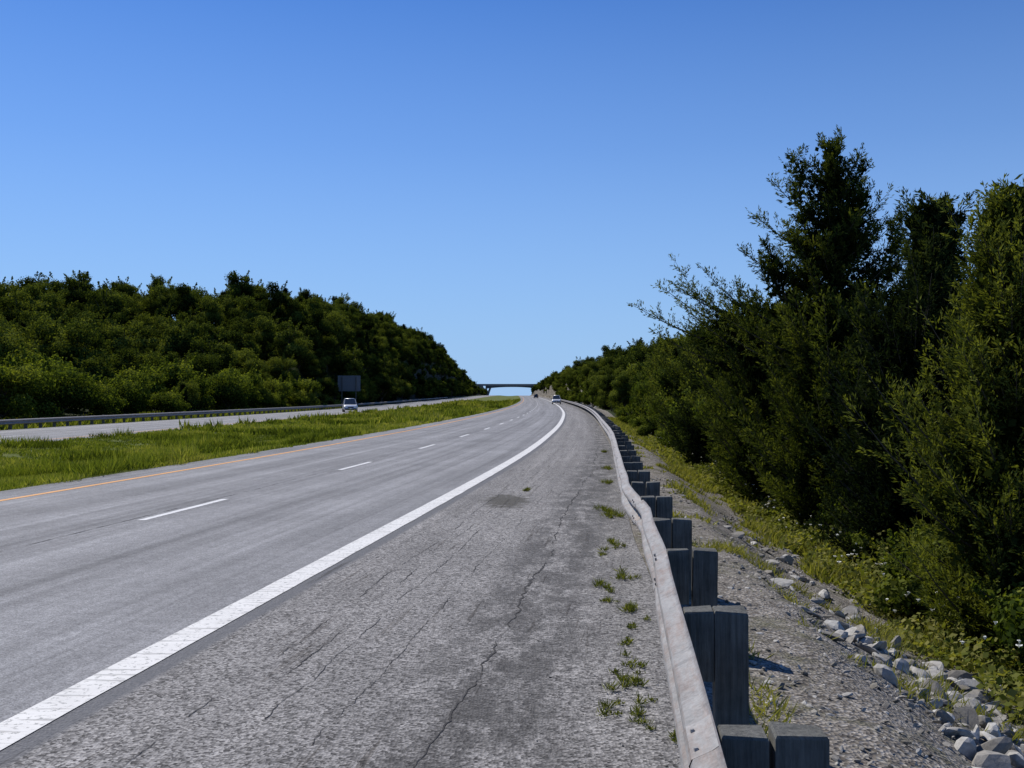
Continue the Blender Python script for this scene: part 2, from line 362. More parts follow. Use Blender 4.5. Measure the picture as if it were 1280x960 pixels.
# ---------------------------------------------------------------- guardrails
prof=[(0,.385),(-.02,.405),(-.075,.435),(-.083,.455),(-.075,.478),(-.022,.512),(-.006,.535),(-.006,.555),(-.022,.578),(-.075,.612),(-.083,.635),(-.075,.657),(-.02,.688),(0,.705)]
prof=[(o*1.15,z-.065) for o,z in prof]
def guardrail(name,fx,fz,side,ya,yb,first):
    e=empty(name)
    yv=[];y=ya
    while y<yb: yv.append(y); y+=.48 if y<40 else 1.9
    yv=np.array(yv); n=len(yv)
    def tang(y): d=(fx(y+.3)-fx(y-.3))/.6; l=np.sqrt(1+d*d); return 1/l,-d/l
    nx,ny=tang(yv)
    def wobf(t):
        t=np.atleast_1d(t)
        return np.array([.014*noise.noise((q*.35,side,1)) for q in t])+((.05*np.exp(-((t-10.3)/.8)**2)-.03*np.exp(-((t-12.6)/.9)**2)+.02*np.exp(-((t-7.3)/.7)**2)) if side>0 else 0)
    wob=wobf(yv)
    VV=[];UU=[]
    for i,(o,z) in enumerate(prof):
        oo=o*side+wob
        VV.append(np.stack([fx(yv)+nx*oo,yv+ny*oo,fz(yv)+z-wob*.5],-1)); UU.append(np.stack([np.full(n,i*.04),yv],-1))
    VV=np.stack(VV,1); UU=np.stack(UU,1)
    me=np_mesh(name+'_rail',VV.reshape(-1,3),grid_faces(n,len(prof)),[M_rail],uv=UU.reshape(-1,2),smooth=True)
    o=obj('rail',me,e); s=o.modifiers.new('s','SOLIDIFY'); s.thickness=.004; s.offset=0
    sv=[];sf=[];su=[]
    y=first
    while y<min(yb,60):
        yy=np.array([y-.16,y+.16]); ax,ay=tang(yy); ww=wobf(yy)
        b0=len(sv)
        for (o_,z) in prof:
            oo=(o_-.006)*side
            for q in range(2):
                sv.append((fx(yy[q])+ax[q]*(oo+ww[q]),yy[q]+ay[q]*(oo+ww[q]),fz(yy[q])+z-ww[q]*.5)); su.append((z*1.3+3,yy[q]))
        for q in range(len(prof)-1): sf.append((b0+q*2,b0+q*2+2,b0+q*2+3,b0+q*2+1))
        for (o_,z) in ((-.05,.36),(-.05,.425),(-.05,.535),(-.05,.60),(-.012,.48)):
            for q in (-.09,.09):
                cx=float(fx(y+q))+(o_*1.1-.012)*side; cy=y+q; b1=len(sv)
                for a in range(6):
                    an=a*1.047; sv.append((cx,cy+.013*math.cos(an),float(fz(y))+z+.013*math.sin(an))); su.append((.4,y))
                for a in range(6):
                    an=a*1.047; sv.append((cx-.012*side,cy+.010*math.cos(an),float(fz(y))+z+.010*math.sin(an))); su.append((.4,y))
                for a in range(6): sf.append((b1+a,b1+(a+1)%6,b1+6+(a+1)%6,b1+6+a))
                sf.append((b1+6,b1+7,b1+8,b1+9)); sf.append((b1+6,b1+9,b1+10,b1+11))
        y+=3.81
    obj('splice_laps',np_mesh(name+'_sp',np.array(sv,float),sf,[M_rail],uv=su,smooth=False),e)
    pv=[];pf=[]; y=first
    rs=random.Random(3)
    def box(cx,cy,ax,ay,hw,hl,z0,z1,tilt):
        b0=len(pv); sk=[rs.uniform(-.008,.008) for _ in range(4)]
        for z in (z0,z1-.010,z1):
            k=1 if z<z1 else .93
            for qi,(sx,sy) in enumerate(((-1,-1),(1,-1),(1,1),(-1,1))):
                a=sx*hw*k; c=sy*hl*k
                pv.append((cx+ax*a-ay*c+tilt*(z-z0),cy+ay*a+ax*c,z+(sk[qi] if z>z0 else 0)))
        for q in range(2):
            for i in range(4): pf.append((b0+q*4+i,b0+q*4+(i+1)%4,b0+q*4+4+(i+1)%4,b0+q*4+4+i))
        pf.append((b0+8,b0+9,b0+10,b0+11)) 
    while y<yb:
        ax,ay=[float(t) for t in tang(np.array(y))]; x=float(fx(y)); z=float(fz(y)); t=rs.uniform(-.02,.02)
        dz=rs.uniform(-.012,.012)
        box(x+ax*side*.086,y+ay*side*.086,ax,ay,.076,.078,z+.28,z+.645+dz,t*.3)
        box(x+ax*side*.255,y+ay*side*.255,ax,ay,.085,.08,z-.9,z+.650+dz,t)
        y+=1.905
    obj('posts',np_mesh(name+'_posts',pv,pf,[M_post]),e)
    return e
guardrail('guardrail',G,ZR,1,-10,330,3.35-1.905*6)
guardrail('guardrail',lambda y:Lc(y)-10.9,zl,-1,-10,400,1.0)

# ---------------------------------------------------------------- foliage generators
def tubes(paths,sides=5):
    Vs=[];Fs=[];b0=0
    for P,rr in paths:
        P=np.asarray(P,float); n=len(P)
        T=np.gradient(P,axis=0); T/=np.linalg.norm(T,axis=1)[:,None]+1e-9
        ref=np.array([1,0,0]) if abs(T[0][0])<.8 else np.array([0,1,0])
        A=np.cross(T,ref); A/=np.linalg.norm(A,axis=1)[:,None]+1e-9; B=np.cross(T,A)
        an=np.arange(sides)*2*np.pi/sides
        ring=P[:,None,:]+(A[:,None,:]*np.cos(an)[None,:,None]+B[:,None,:]*np.sin(an)[None,:,None])*np.asarray(rr)[:,None,None]
        Vs.append(ring.reshape(-1,3))
        i=np.arange(n-1)[:,None]*sides; j=np.arange(sides)[None,:]; j2=(j+1)%sides
        Fs.append(np.stack([i+j,i+j2,i+sides+j2,i+sides+j],-1).reshape(-1,4)+b0); b0+=n*sides
    return np.concatenate(Vs),np.concatenate(Fs)
def diamonds(P,D,Nr,L,Wd):
    D=D/(np.linalg.norm(D,axis=1)[:,None]+1e-9)
    Sd=np.cross(D,Nr); Sd/=np.linalg.norm(Sd,axis=1)[:,None]+1e-9
    L=L[:,None]; Wd=Wd[:,None]
    V=np.stack([P,P+D*L*.5+Sd*Wd,P+D*L,P+D*L*.5-Sd*Wd],1).reshape(-1,3)
    return V,np.arange(len(P)*4).reshape(-1,4)
def assemble(name,wood,leafV,leafF,tint,leafm):
    wV,wF=tubes(wood) if wood else (np.zeros((0,3)),np.zeros((0,4),int))
    V=np.concatenate([wV,leafV]); F=np.concatenate([wF,leafF+len(wV)])
    mi=np.concatenate([np.zeros(len(wF),int),np.ones(len(leafF),int)])
    t=np.concatenate([np.zeros(len(wF)),tint])
    return np_mesh(name,V,F,[M_bark,leafm],mi,t)
def cedar(name,seed,H,R,nb=260,dens=260,upa=25,upb=65,leafm=None,bl=.08,spikes=.1,taper=.8,z0=.04,twl=.35,inner=.25,extra=(),leaders=()):
    """extra: hand-placed limbs (t, azimuth, length, elev); leaders: secondary tops (dx,dy,base t,height)"""
    r=np.random.RandomState(seed)
    wood=[([(0,0,-.5),(0.02*H*r.randn()*.3,0,H*.3),(.02*H*r.randn()*.3,.0,H*.65),(0,0,H*.97)],[.03*H*.5+.03,.02*H*.5+.02,.012*H*.5+.01,.008])]
    Ps=[];Ds=[];Ls=[];Ws=[];Ts=[]
    lobes=r.rand(6)*6.28
    br=[]
    for b in range(nb):
        t=z0+(1-z0)*r.rand()**.95*.985
        az=r.rand()*2*np.pi
        pr=R*min(1,.55+(t-z0)*3)*(1-t)**taper*(1+.22*math.sin(3*az+lobes[0]+t*7)+.18*math.sin(t*23+az*2))+.10
        L=pr*r.uniform(.65,1.12)
        if r.rand()<spikes: L*=r.uniform(1.15,1.45)
        el=rad(upa+(upb-upa)*t+r.randn()*8)
        br.append((np.array([0,0,t*H]),az,L,el,True,L/np.cos(min(el,1.1))*.85))
    for (t,az,L,eld) in extra: br.append((np.array([0,0,t*H]),az,L,rad(eld),False,L))
    for (dx,dy,tb_,hh) in leaders:
        p0=np.array([0,0,tb_*H]); p1=np.array([dx,dy,hh])
        wood.append(([p0,(p0*.5+p1*.5)+np.array([dx*.18,dy*.18,-.1]),p1],[.03,.02,.006]))
        for q in range(26):
            s=.25+.75*r.rand(); p=p0*(1-s)+p1*s+np.array([dx,dy,0])*.18*4*s*(1-s)
            L=(.75*(1-s)+.16)*r.uniform(.7,1.2); br.append((p,r.rand()*6.28,L,rad(30+25*s+r.randn()*8),False,L))
    for (bp,az,L,el,drop,Lb) in br:
        up=np.array([0,0,1.])
        out=np.array([np.cos(az),np.sin(az),0])
        d0=out*np.cos(el*.5)+up*np.sin(el*.5)
        base=bp.copy()
        if drop: base[2]-=Lb*np.sin(el)*.5
        base[2]=max(base[2],.05)
        cv=np.sin(el)*.6
        s=np.linspace(0,1,5)[:,None]
        path=base+d0*s*Lb+up*(s**2)*Lb*cv
        if L>.45: wood.append((path,np.linspace(.012*L+.006,.003,5)))
        ntw=int(20*Lb)+6
        ts=.12+.88*r.rand(ntw)**.85
        tb=base+d0*ts[:,None]*Lb+up*(ts[:,None]**2)*Lb*cv
        tang=d0+up*2*ts[:,None]*cv; tang/=np.linalg.norm(tang,axis=1)[:,None]
        q=r.randn(ntw,3)*np.array([1,1,.6]); q/=np.linalg.norm(q,axis=1)[:,None]
        tdir=tang*.75+q*.75+up*.18; tdir/=np.linalg.norm(tdir,axis=1)[:,None]
        tl=(twl*Lb*(1.05-ts)*1.1+.09+.05*r.rand(ntw))
        tl=np.minimum(tl,.5)
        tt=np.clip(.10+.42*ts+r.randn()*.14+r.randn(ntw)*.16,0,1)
        n=int(dens*Lb)+10
        k=r.choice(ntw,n,p=tl/tl.sum()); v=r.rand(n)**.8
        P=tb[k]+tdir[k]*(v*tl[k])[:,None]+up*(v**2*tl[k]*.15)[:,None]+r.randn(n,3)*bl*.2
        D=tdir[k]*1.0+r.randn(n,3)*.35
        Ps.append(P);Ds.append(D);Ls.append(bl*r.uniform(.6,1.4,n));Ws.append(bl*r.uniform(.10,.19,n))
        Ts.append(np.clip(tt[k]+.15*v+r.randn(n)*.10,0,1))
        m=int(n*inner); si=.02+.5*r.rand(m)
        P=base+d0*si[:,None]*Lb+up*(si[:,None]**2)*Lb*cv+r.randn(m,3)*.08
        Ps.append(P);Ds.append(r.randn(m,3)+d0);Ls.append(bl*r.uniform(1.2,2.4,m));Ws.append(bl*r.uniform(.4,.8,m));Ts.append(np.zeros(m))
    P=np.concatenate(Ps);D=np.concatenate(Ds);L=np.concatenate(Ls);Wd=np.concatenate(Ws);T=np.concatenate(Ts)
    lV,lF=diamonds(P,D,r.randn(len(P),3),L,Wd)
    return assemble(name,wood,lV,lF,T,leafm or M_cedar)
def deciduous(name,seed,H,R,nblob=26,leaves=9000,ls=.24,leafm=None,low=.3,shootn=0,br_=(.22,.42)):
    r=np.random.RandomState(seed)
    wood=[([(0,0,-.6),(r.randn()*.15,r.randn()*.15,H*.25),(r.randn()*.25,r.randn()*.25,H*.5),(0,0,H*.85)],[.028*H*.6,.022*H*.6,.015*H*.6,.02])]
    Ps=[];Ns=[];Ts=[]
    cz=H*(low+1)/2; hz=H*(1-low)/2
    for b in range(nblob):
        v=r.randn(3); v/=np.linalg.norm(v); v*=r.uniform(.35,.85)
        c=np.array([v[0]*R,v[1]*R,cz+v[2]*hz*.95])
        br=R*r.uniform(*br_)
        fr=np.array([0,0,max(.15*H,c[2]-.3*H)])
        wood.append((np.array([fr,(fr+c)/2+np.array([0,0,.1*R]),c]),[.05*R*.5+.01,.03*R*.5,.006]))
        n=int(leaves/nblob*(br/(.32*R))**2)
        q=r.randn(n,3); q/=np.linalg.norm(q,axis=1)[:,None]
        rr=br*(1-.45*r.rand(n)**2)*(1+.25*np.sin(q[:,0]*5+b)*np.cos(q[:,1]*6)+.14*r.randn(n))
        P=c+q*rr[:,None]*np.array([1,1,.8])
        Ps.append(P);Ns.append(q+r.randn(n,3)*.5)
        Ts.append(np.clip(.32+r.randn()*.2+.25*q[:,2]+.3*(P[:,2]/H-.5)+r.randn(n)*.13,0,1))  # painted shading: lit clump tops and upper crown lighter, lower leaves darker
    for k in range(shootn):
        az=r.rand()*6.28; el=r.uniform(.3,1.2); d=np.array([np.cos(az)*np.cos(el),np.sin(az)*np.cos(el),np.sin(el)])
        c=np.array([0,0,cz]); st=c+d*np.array([R,R,hz])*.75; Ln=R*r.uniform(.2,.5)
        en=st+d*Ln+np.array([0,0,.2*Ln]); wood.append((np.array([c,st,en]),[.03,.015,.004]))
        n=int(90*Ln/ls*.12)+20; s=r.rand(n)
        Ps.append(st+(en-st)*s[:,None]+r.randn(n,3)*ls*.9*(1.1-s[:,None]));Ns.append(r.randn(n,3));Ts.append(np.clip(.5+r.randn(n)*.2,0,1))
    P=np.concatenate(Ps);N=np.concatenate(Ns);T=np.concatenate(Ts)
    D=np.cross(N,r.randn(len(P),3)); L=ls*r.uniform(.7,1.5,len(P))
    lV,lF=diamonds(P-D/np.linalg.norm(D,axis=1)[:,None]*L[:,None]*.5,D,N,L,L*r.uniform(.28,.45,len(P)))
    return assemble(name,wood,lV,lF,T,leafm or M_leaf_forest)
def hz(x,y): return float(height(x,y))
def place(name,me,x,y,s=1,rot=0,parent=None,dz=-.05,sz=None):
    o=obj(name,me,parent,(x,y,hz(x,y)+dz)); o.rotation_euler=(0,0,rot); o.scale=(s,s,sz or s); return o

# near right trees
PI=math.pi
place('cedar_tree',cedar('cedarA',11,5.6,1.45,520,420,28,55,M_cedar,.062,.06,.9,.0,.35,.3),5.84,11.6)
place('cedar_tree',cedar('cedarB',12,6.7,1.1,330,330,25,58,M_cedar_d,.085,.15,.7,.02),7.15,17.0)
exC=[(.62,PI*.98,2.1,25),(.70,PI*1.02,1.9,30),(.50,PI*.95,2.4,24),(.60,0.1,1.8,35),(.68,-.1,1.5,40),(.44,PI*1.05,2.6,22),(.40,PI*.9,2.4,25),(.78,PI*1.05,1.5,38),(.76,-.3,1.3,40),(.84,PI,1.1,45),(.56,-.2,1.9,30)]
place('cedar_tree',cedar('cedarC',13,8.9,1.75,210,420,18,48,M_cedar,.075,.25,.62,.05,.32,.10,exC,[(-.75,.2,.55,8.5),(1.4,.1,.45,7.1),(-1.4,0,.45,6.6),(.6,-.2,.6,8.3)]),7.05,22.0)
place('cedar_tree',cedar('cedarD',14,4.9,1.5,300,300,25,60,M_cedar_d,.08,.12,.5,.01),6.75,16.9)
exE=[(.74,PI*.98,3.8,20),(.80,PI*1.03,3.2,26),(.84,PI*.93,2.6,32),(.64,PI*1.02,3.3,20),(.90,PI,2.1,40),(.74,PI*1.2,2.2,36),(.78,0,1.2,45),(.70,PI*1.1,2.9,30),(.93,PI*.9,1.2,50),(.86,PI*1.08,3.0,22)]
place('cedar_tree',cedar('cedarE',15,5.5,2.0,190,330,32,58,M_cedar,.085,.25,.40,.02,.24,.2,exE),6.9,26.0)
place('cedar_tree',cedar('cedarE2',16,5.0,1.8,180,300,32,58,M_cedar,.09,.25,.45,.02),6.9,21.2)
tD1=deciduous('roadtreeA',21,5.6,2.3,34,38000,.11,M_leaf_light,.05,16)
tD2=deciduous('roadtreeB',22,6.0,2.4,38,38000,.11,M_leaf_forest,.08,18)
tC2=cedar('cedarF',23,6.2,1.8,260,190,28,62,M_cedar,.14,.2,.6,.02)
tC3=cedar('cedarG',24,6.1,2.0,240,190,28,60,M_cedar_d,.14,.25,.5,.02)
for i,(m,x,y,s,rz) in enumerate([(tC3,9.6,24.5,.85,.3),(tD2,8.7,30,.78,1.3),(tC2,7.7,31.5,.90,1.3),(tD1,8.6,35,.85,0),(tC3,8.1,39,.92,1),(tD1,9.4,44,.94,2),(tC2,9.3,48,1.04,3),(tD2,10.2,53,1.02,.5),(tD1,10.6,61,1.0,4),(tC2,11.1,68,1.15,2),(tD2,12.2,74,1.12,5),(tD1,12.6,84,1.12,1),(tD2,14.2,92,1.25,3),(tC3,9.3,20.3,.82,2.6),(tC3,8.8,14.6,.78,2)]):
    place('cedar_tree' if m in (tC2,tC3) else 'broadleaf_tree',m,x,y,s,rz)

# forest
rs=random.Random(5)
shp=[(11.5,3.3),(9.2,4.1),(12.2,3.0),(10.2,3.7),(8.6,3.9),(13,3.4)]
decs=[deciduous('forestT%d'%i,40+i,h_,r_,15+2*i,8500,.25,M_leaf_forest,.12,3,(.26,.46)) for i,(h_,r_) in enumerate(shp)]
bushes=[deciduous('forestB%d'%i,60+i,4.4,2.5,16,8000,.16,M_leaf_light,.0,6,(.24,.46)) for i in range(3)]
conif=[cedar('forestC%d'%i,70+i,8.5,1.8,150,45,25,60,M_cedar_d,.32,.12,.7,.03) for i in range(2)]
fl=empty('forest_trees')
cnt=0
y=28.
while y<960:
    step=5.2 if y<220 else (6.3 if y<500 else 9)
    umax=72 if y<220 else 30
    u=6.5 if y<140 else 4.6
    while u<umax:
        uu=u+rs.uniform(-1.7,1.7); yj=y+rs.uniform(-2.3,2.3); x=float(Lc(yj))-10.5-uu
        if uu<4.6: uu=4.6
        if x>-.60*yj-6:
            near=uu<12 and yj<165
            if near and rs.random()<.75:
                m=rs.choice(bushes); s=rs.uniform(.75,1.6)
            elif yj>165 and uu<8 and rs.random()<.6:
                m=rs.choice(bushes+decs); s=rs.uniform(.7,1.1) if m in bushes else .5
            else:
                m=rs.choice(decs) if rs.random()<.88 else rs.choice(conif); s=rs.uniform(.58,1.0)
                if yj>230: s*=.92
                if near: s*=.7
            if 160<yj<192 and uu<8: s*=.45
            place('forest_tree',m,x,yj,s,rs.uniform(0,6.28),fl,-.3,s*rs.uniform(.85,1.15)); cnt+=1
        u+=step*rs.uniform(.8,1.2)
    y+=step
# growth clinging to the cut face
y=182.
while y<620:
    for uu0 in (4.6,6.4,8.3,10.0):
        uu=uu0+rs.uniform(-.7,.7); yj=y+rs.uniform(-1.5,1.5); x=float(Lc(yj))-10.5-uu
        if yj<193 and uu<6: continue
        if yj>260 and rs.random()<.35: continue
        m=rs.choice(decs+bushes[:1]); s=rs.uniform(.30,.5) if m in decs else rs.uniform(.6,1.0)
        place('forest_tree',m,x,yj,s,rs.uniform(0,6.28),fl,-.5); cnt+=1
    y+=3.4 if y<300 else 6
y=16.
while y<960:
    step=4.6 if y<220 else (6 if y<500 else 9)
    u=9. if y<95 else 5.
    while u<38:
        uu=u+rs.uniform(-1.2,1.2); yj=y+rs.uniform(-2,2); x=float(G(yj))+uu
        if x<.60*yj+6:
            s=rs.uniform(.40,.50) if yj<60 else (rs.uniform(.5,.7) if yj<120 else rs.uniform(.5,.82))
            if uu<8: s*=.8
            m=rs.choice(decs+decs+conif) if rs.random()<.8 else rs.choice(bushes)
            place('forest_tree',m,x,yj,s,rs.uniform(0,6.28),fl,-.3); cnt+=1
        u+=step*rs.uniform(.8,1.2)
    y+=step
fb=empty('roadside_shrubs')
shr=[deciduous('shrub%d'%i,80+i,1.5,.95,16,9000,.07,M_leaf_light if i else M_leaf_forest,.0,8) for i in range(3)]
y=9.
while y<110:
    for k in range(2):
        yj=y+rs.uniform(-.6,.6); uu=rs.uniform(4.1,5.4); s=rs.uniform(.4,1.0)*(1 if y<40 else 1.5)
        place('shrub',rs.choice(shr),float(G(yj))+uu,yj,s,rs.uniform(0,6.28),fb,-.08)
    y+=1.1 if y<40 else 2.2
y=180.
while y<380:   # brush over the foot of the right-hand cut
    for uu in (3.4,4.6):
        if rs.random()<.55: place('shrub',rs.choice(shr),float(G(y))+uu+rs.uniform(-.5,.5),y,rs.uniform(1.2,2.4),rs.uniform(0,6.28),fb,-.2)
    y+=3.5
print('instances',cnt)

# ---------------------------------------------------------------- grass / weeds
def blades(name,P,Hh,Wd,tint,mat,r,lean=.4):
    n=len(P); D=np.stack([r.randn(n)*lean,r.randn(n)*lean,np.ones(n)],1); N=r.randn(n,3); N[:,2]*=.2
    V,Fq=diamonds(P,D,N,Hh,Wd); return obj(name,np_mesh(name,V,Fq,[mat],tint=tint))
r=np.random.RandomState(3)
PX=[];HH=[];WW=[];TT=[]
for (a,b_,n,hh,ww) in ((14,30,75000,.12,.010),(30,60,80000,.14,.018),(60,130,60000,.17,.04),(130,320,40000,.2,.09)):
    yv=r.uniform(a,b_,n); t=r.rand(n)
    L_=Lc(yv)+.15; Mx=W(yv)-8.4; edge=.25*np.sin(yv*1.3)+.2*np.sin(yv*3.7+1)
    x=L_+(Mx+edge*.5-L_)*t
    k=x>-.62*yv-4
    cl=np.array([noise.noise((xx*.6,yy_*.6,2)) for xx,yy_ in zip(x,yv)])
    cl2=np.array([noise.noise((xx*.12,yy_*.09,6)) for xx,yy_ in zip(x,yv)])
    cl3=np.array([noise.noise((xx*.25,yy_*.2,16)) for xx,yy_ in zip(x,yv)])
    k&=(cl+cl3*.5>-.6)
    z=height(x,yv)-.02
    tall=np.where(cl3+cl*.5>.30,2.2,1.0)
    PX.append(np.stack([x,yv,z],1)[k]); HH.append((hh*tall*(1+1.0*cl+.6*cl2)*r.uniform(.5,1.5,n)).clip(.05)[k]); WW.append((ww*r.uniform(.6,1.4,n))[k])
    TT.append(np.clip(.55+.8*cl2+.5*cl-.35*(tall>1.5)+r.randn(n)*.2,0,1)[k])
blades('median_grass_blades',np.concatenate(PX),np.concatenate(HH),np.concatenate(WW),np.concatenate(TT),M_blade,r)
n=40000; yv=r.uniform(35,200,n); u=r.uniform(.9,8,n); x=Lc(yv)-10.5-u; 
blades('verge_grass',np.stack([x,yv,height(x,yv)-.03],1),r.uniform(.2,.7,n),r.uniform(.03,.07,n),np.clip(r.rand(n),0,1),M_blade,r)
PX=[];HH=[];WW=[];TT=[]
for (a,b_,n,ww) in ((3,14,60000,.0045),(14,35,60000,.011),(35,110,50000,.03)):
    yv=r.uniform(a,b_,n); u=.35+4.6*r.rand(n)
    cl=np.array([noise.noise((q*1.1,yy_*.7,4)) for q,yy_ in zip(u,yv)])
    cl3=np.array([noise.noise((q*3.1,yy_*2.7,8)) for q,yy_ in zip(u,yv)])
    want=np.interp(u,[.3,1.4,2.2,2.9,3.6,5],[-.30,-.22,-.14,-.02,.30,.5])+ np.interp(yv,[8,25,60],[-.05,.08,.3])
    k=(cl*.8+cl3*.6+want>.12)
    x=G(yv)+u; z=height(x,yv)-.03
    sc=np.interp(u,[0,2,3.5,5],[.07,.09,.20,.30])
    PX.append(np.stack([x,yv,z],1)[k]); HH.append((sc*r.uniform(.4,1.6,n)*(1+cl)).clip(.03)[k]); WW.append((ww*r.uniform(.6,1.6,n))[k]); TT.append(np.clip(.5+.4*cl+.4*cl3+r.randn(n)*.28,0,1)[k])
blades('slope_weeds',np.concatenate(PX),np.concatenate(HH),np.concatenate(WW),np.concatenate(TT),M_weed,r,.8)
n=50000; yv=7+80*r.rand(n)**1.7; u=r.uniform(2.7,4.6,n)
cl=np.array([noise.noise((q*2,yy_*1.2,14)) for q,yy_ in zip(u,yv)]); k=cl+np.interp(u,[2.7,3.3],[-.3,0])>-.1
x=G(yv)+u; top=np.clip((u-2.5)*.34,0,.6)*(1+cl); z=height(x,yv)+top*r.rand(n)
P=np.stack([x,yv,z],1)[k]; nn=k.sum(); Nn=r.randn(nn,3)*.7+np.array([-.2,0,1]); D=np.cross(Nn,r.randn(nn,3)); Ls=r.uniform(.03,.08,nn)*(1+P[:,1]/40)
Vv,Ff=diamonds(P,D,Nn,Ls,Ls*.38); obj('broadleaf_weeds',np_mesh('broadleaf_weeds',Vv,Ff,[M_weed],tint=np.clip(.38+.6*cl[k]+r.randn(nn)*.2,0,1)))
PX=[];HH=[];TT=[]
for (x0,y0,s) in [(1.43,14.6,1.3),(1.40,15.2,1.0),(1.19,11.6,1.0),(1.03,9.6,.8),(.82,9.1,.8),(.97,8.1,.8),(.80,8.6,.5),(.78,6.5,.6),(.72,6.0,.8),(.56,5.6,.6),(.70,5.5,.7),(.66,6.3,.4),(.28,18.6,.8),(1.9,20,1.),(2.3,24,1),(1.0,11,.4),(2.9,31,1.2),(.80,7.1,.4),(.9,7.6,.4),(.84,5.1,.4)]:
    for q in range(7):
        cx=x0+r.randn()*.06*s; cy=y0+r.randn()*.17*s; m=int(45*s); hq=r.uniform(.4,1.25)
        a=r.rand(m)*6.28; rr_=np.abs(r.randn(m))*.028*s
        PX.append(np.stack([cx+rr_*np.cos(a),cy+rr_*np.sin(a),np.full(m,.002)],1)); HH.append(r.uniform(.04,.12,m)*s*hq); TT.append(np.clip(.5+r.randn(m)*.3,0,1))
PX=np.concatenate(PX)
blades('pavement_weeds',PX,np.concatenate(HH),np.full(len(PX),.0032),np.concatenate(TT),M_weed,r,.7)
fv=[];ff=[]
for q in range(330):
    yv_=6+55*r.rand()**1.5; u=r.uniform(3.0,4.4); x=float(G(yv_))+u; z=hz(x,yv_)+r.uniform(.25,.7); s=r.uniform(.016,.034)
    b0=len(fv)
    for kx in range(6):
        a=kx*1.047; fv.append((x+s*math.cos(a),yv_+s*math.sin(a),z+r.uniform(-.006,.006)))
    fv.append((x,yv_,z-.03)); fv.append((x+.002,yv_,z-.3)); 
    ff+= [(b0,b0+1,b0+2,b0+6),(b0+2,b0+3,b0+4,b0+6),(b0+4,b0+5,b0,b0+6),(b0,b0+2,b0+4,b0+6)]
obj('wildflowers',np_mesh('wildflowers',fv,ff,[M_flower]))

# ---------------------------------------------------------------- stones
import bmesh
bm=bmesh.new(); bmesh.ops.create_icosphere(bm,subdivisions=2,radius=1); icoV=np.array([v.co[:] for v in bm.verts]); icoF=np.array([[v.index for v in f.verts] for f in bm.faces]); bm.free()
bm=bmesh.new(); bmesh.ops.create_icosphere(bm,subdivisions=1,radius=1); icV=np.array([v.co[:] for v in bm.verts]); icF=np.array([[v.index for v in f.verts] for f in bm.faces]); bm.free()
def stones(name,n,fpos,smin,smax,baseV,baseF,r,pw=3,bias=0.):
    Vs=[];Fs=[];T=[]
    for i in range(n):
        x,y=fpos(r); s=smin+(smax-smin)*r.rand()**pw
        A=r.randn(3,3)*.35+np.eye(3); v=baseV.copy()
        for q in range(7):
            d=r.randn(3); d/=np.linalg.norm(d); h=r.uniform(.45,.8); dd=v@d; v-=np.outer(np.maximum(dd-h,0),d)
        v=v@A*np.array([1,1,.65])*s
        Vs.append(v+np.array([x,y,hz(x,y)+s*.12])); Fs.append(baseF+i*len(baseV)); T.append(np.full(len(baseF),min(1,r.rand()+bias)))
    return obj(name,np_mesh(name,np.concatenate(Vs),np.concatenate(Fs),[M_stone],tint=np.concatenate(T)))
def p1(r):
    y=4.8+(5.5*r.rand() if r.rand()<.75 else 13*r.rand()); return float(G(y))+2.45+r.randn()*.42+max(0,(8.5-y))*.14,y
stones('limestone_rubble',900,p1,.015,.12,icoV,icoF,r,2.6,.1)
def p2(r):
    y=3+20*r.rand()**1.4; return float(G(y))+.3+3.2*r.rand(),y
stones('gravel_stones',6500,p2,.006,.034,icV,icF,r,3)
def p3(r):
    y=3+14*r.rand(); return float(G(y))-.05-abs(r.randn())*.35,y
stones('loose_grit',1100,p3,.003,.009,icV,icF,r,2)
def p4(r):
    y=160+180*r.rand(); return float(G(y))+2.6+r.rand()*1.2,y
stones('fallen_rocks',120,p4,.2,.6,icoV,icoF,r,2)

# ---------------------------------------------------------------- bridge
M_conc=simple('bridge_concrete',(.22,.21,.20),.9,var=.2,scale=1)
M_steel=simple('bridge_girder_paint',(.07,.09,.10),.7)
br=empty('overpass_bridge')
by=905.
def prism(name,pts,y0,y1,mat,parent):
    n=len(pts); V=[(x,y0,z) for x,z in pts]+[(x,y1,z) for x,z in pts]
    me=bpy.data.meshes.new(name); me.from_pydata(V,[],[tuple(range(n))[::-1],tuple(range(n,2*n))]+[(i,(i+1)%n,n+(i+1)%n,n+i) for i in range(n)]); me.materials.append(mat)
    bm=bmesh.new(); bm.from_mesh(me); bmesh.ops.recalc_face_normals(bm,faces=bm.faces); bm.to_mesh(me); bm.free()
    return obj(name,me,parent)
prism('deck',[(-60,11.0),(60,11.0),(60,11.8),(-60,11.8)],by,by+10,M_conc,br)
xs=np.linspace(-24,24,25); low=[(x,10.9-(.9+1.6*abs(x/24)**2.2)) for x in xs]
prism('girder_near',low+[(24,10.97),(-24,10.97)],by+.8,by+1.4,M_steel,br)
prism('girder_far',low+[(24,10.97),(-24,10.97)],by+8.6,by+9.2,M_steel,br)
for nm,yy_ in (('parapet_near',by-.05),('parapet_far',by+9.7)):
    prism(nm,[(-60,11.82),(60,11.82),(60,12.7),(-60,12.7)],yy_,yy_+.3,M_conc,br)
for nm,s in (('pier_left',-1),('pier_right',1)):
    prism(nm,[(s*22,0),(s*24,0),(s*20.6,9.3),(s*18.8,9.6)],by+2,by+8,M_conc,br)
for nm,s in (('abutment_left',-1),('abutment_right',1)):
    prism(nm,[(s*24,5),(s*60,3),(s*60,10.95),(s*26.5,10.95)],by+.5,by+9.5,M_conc,br)

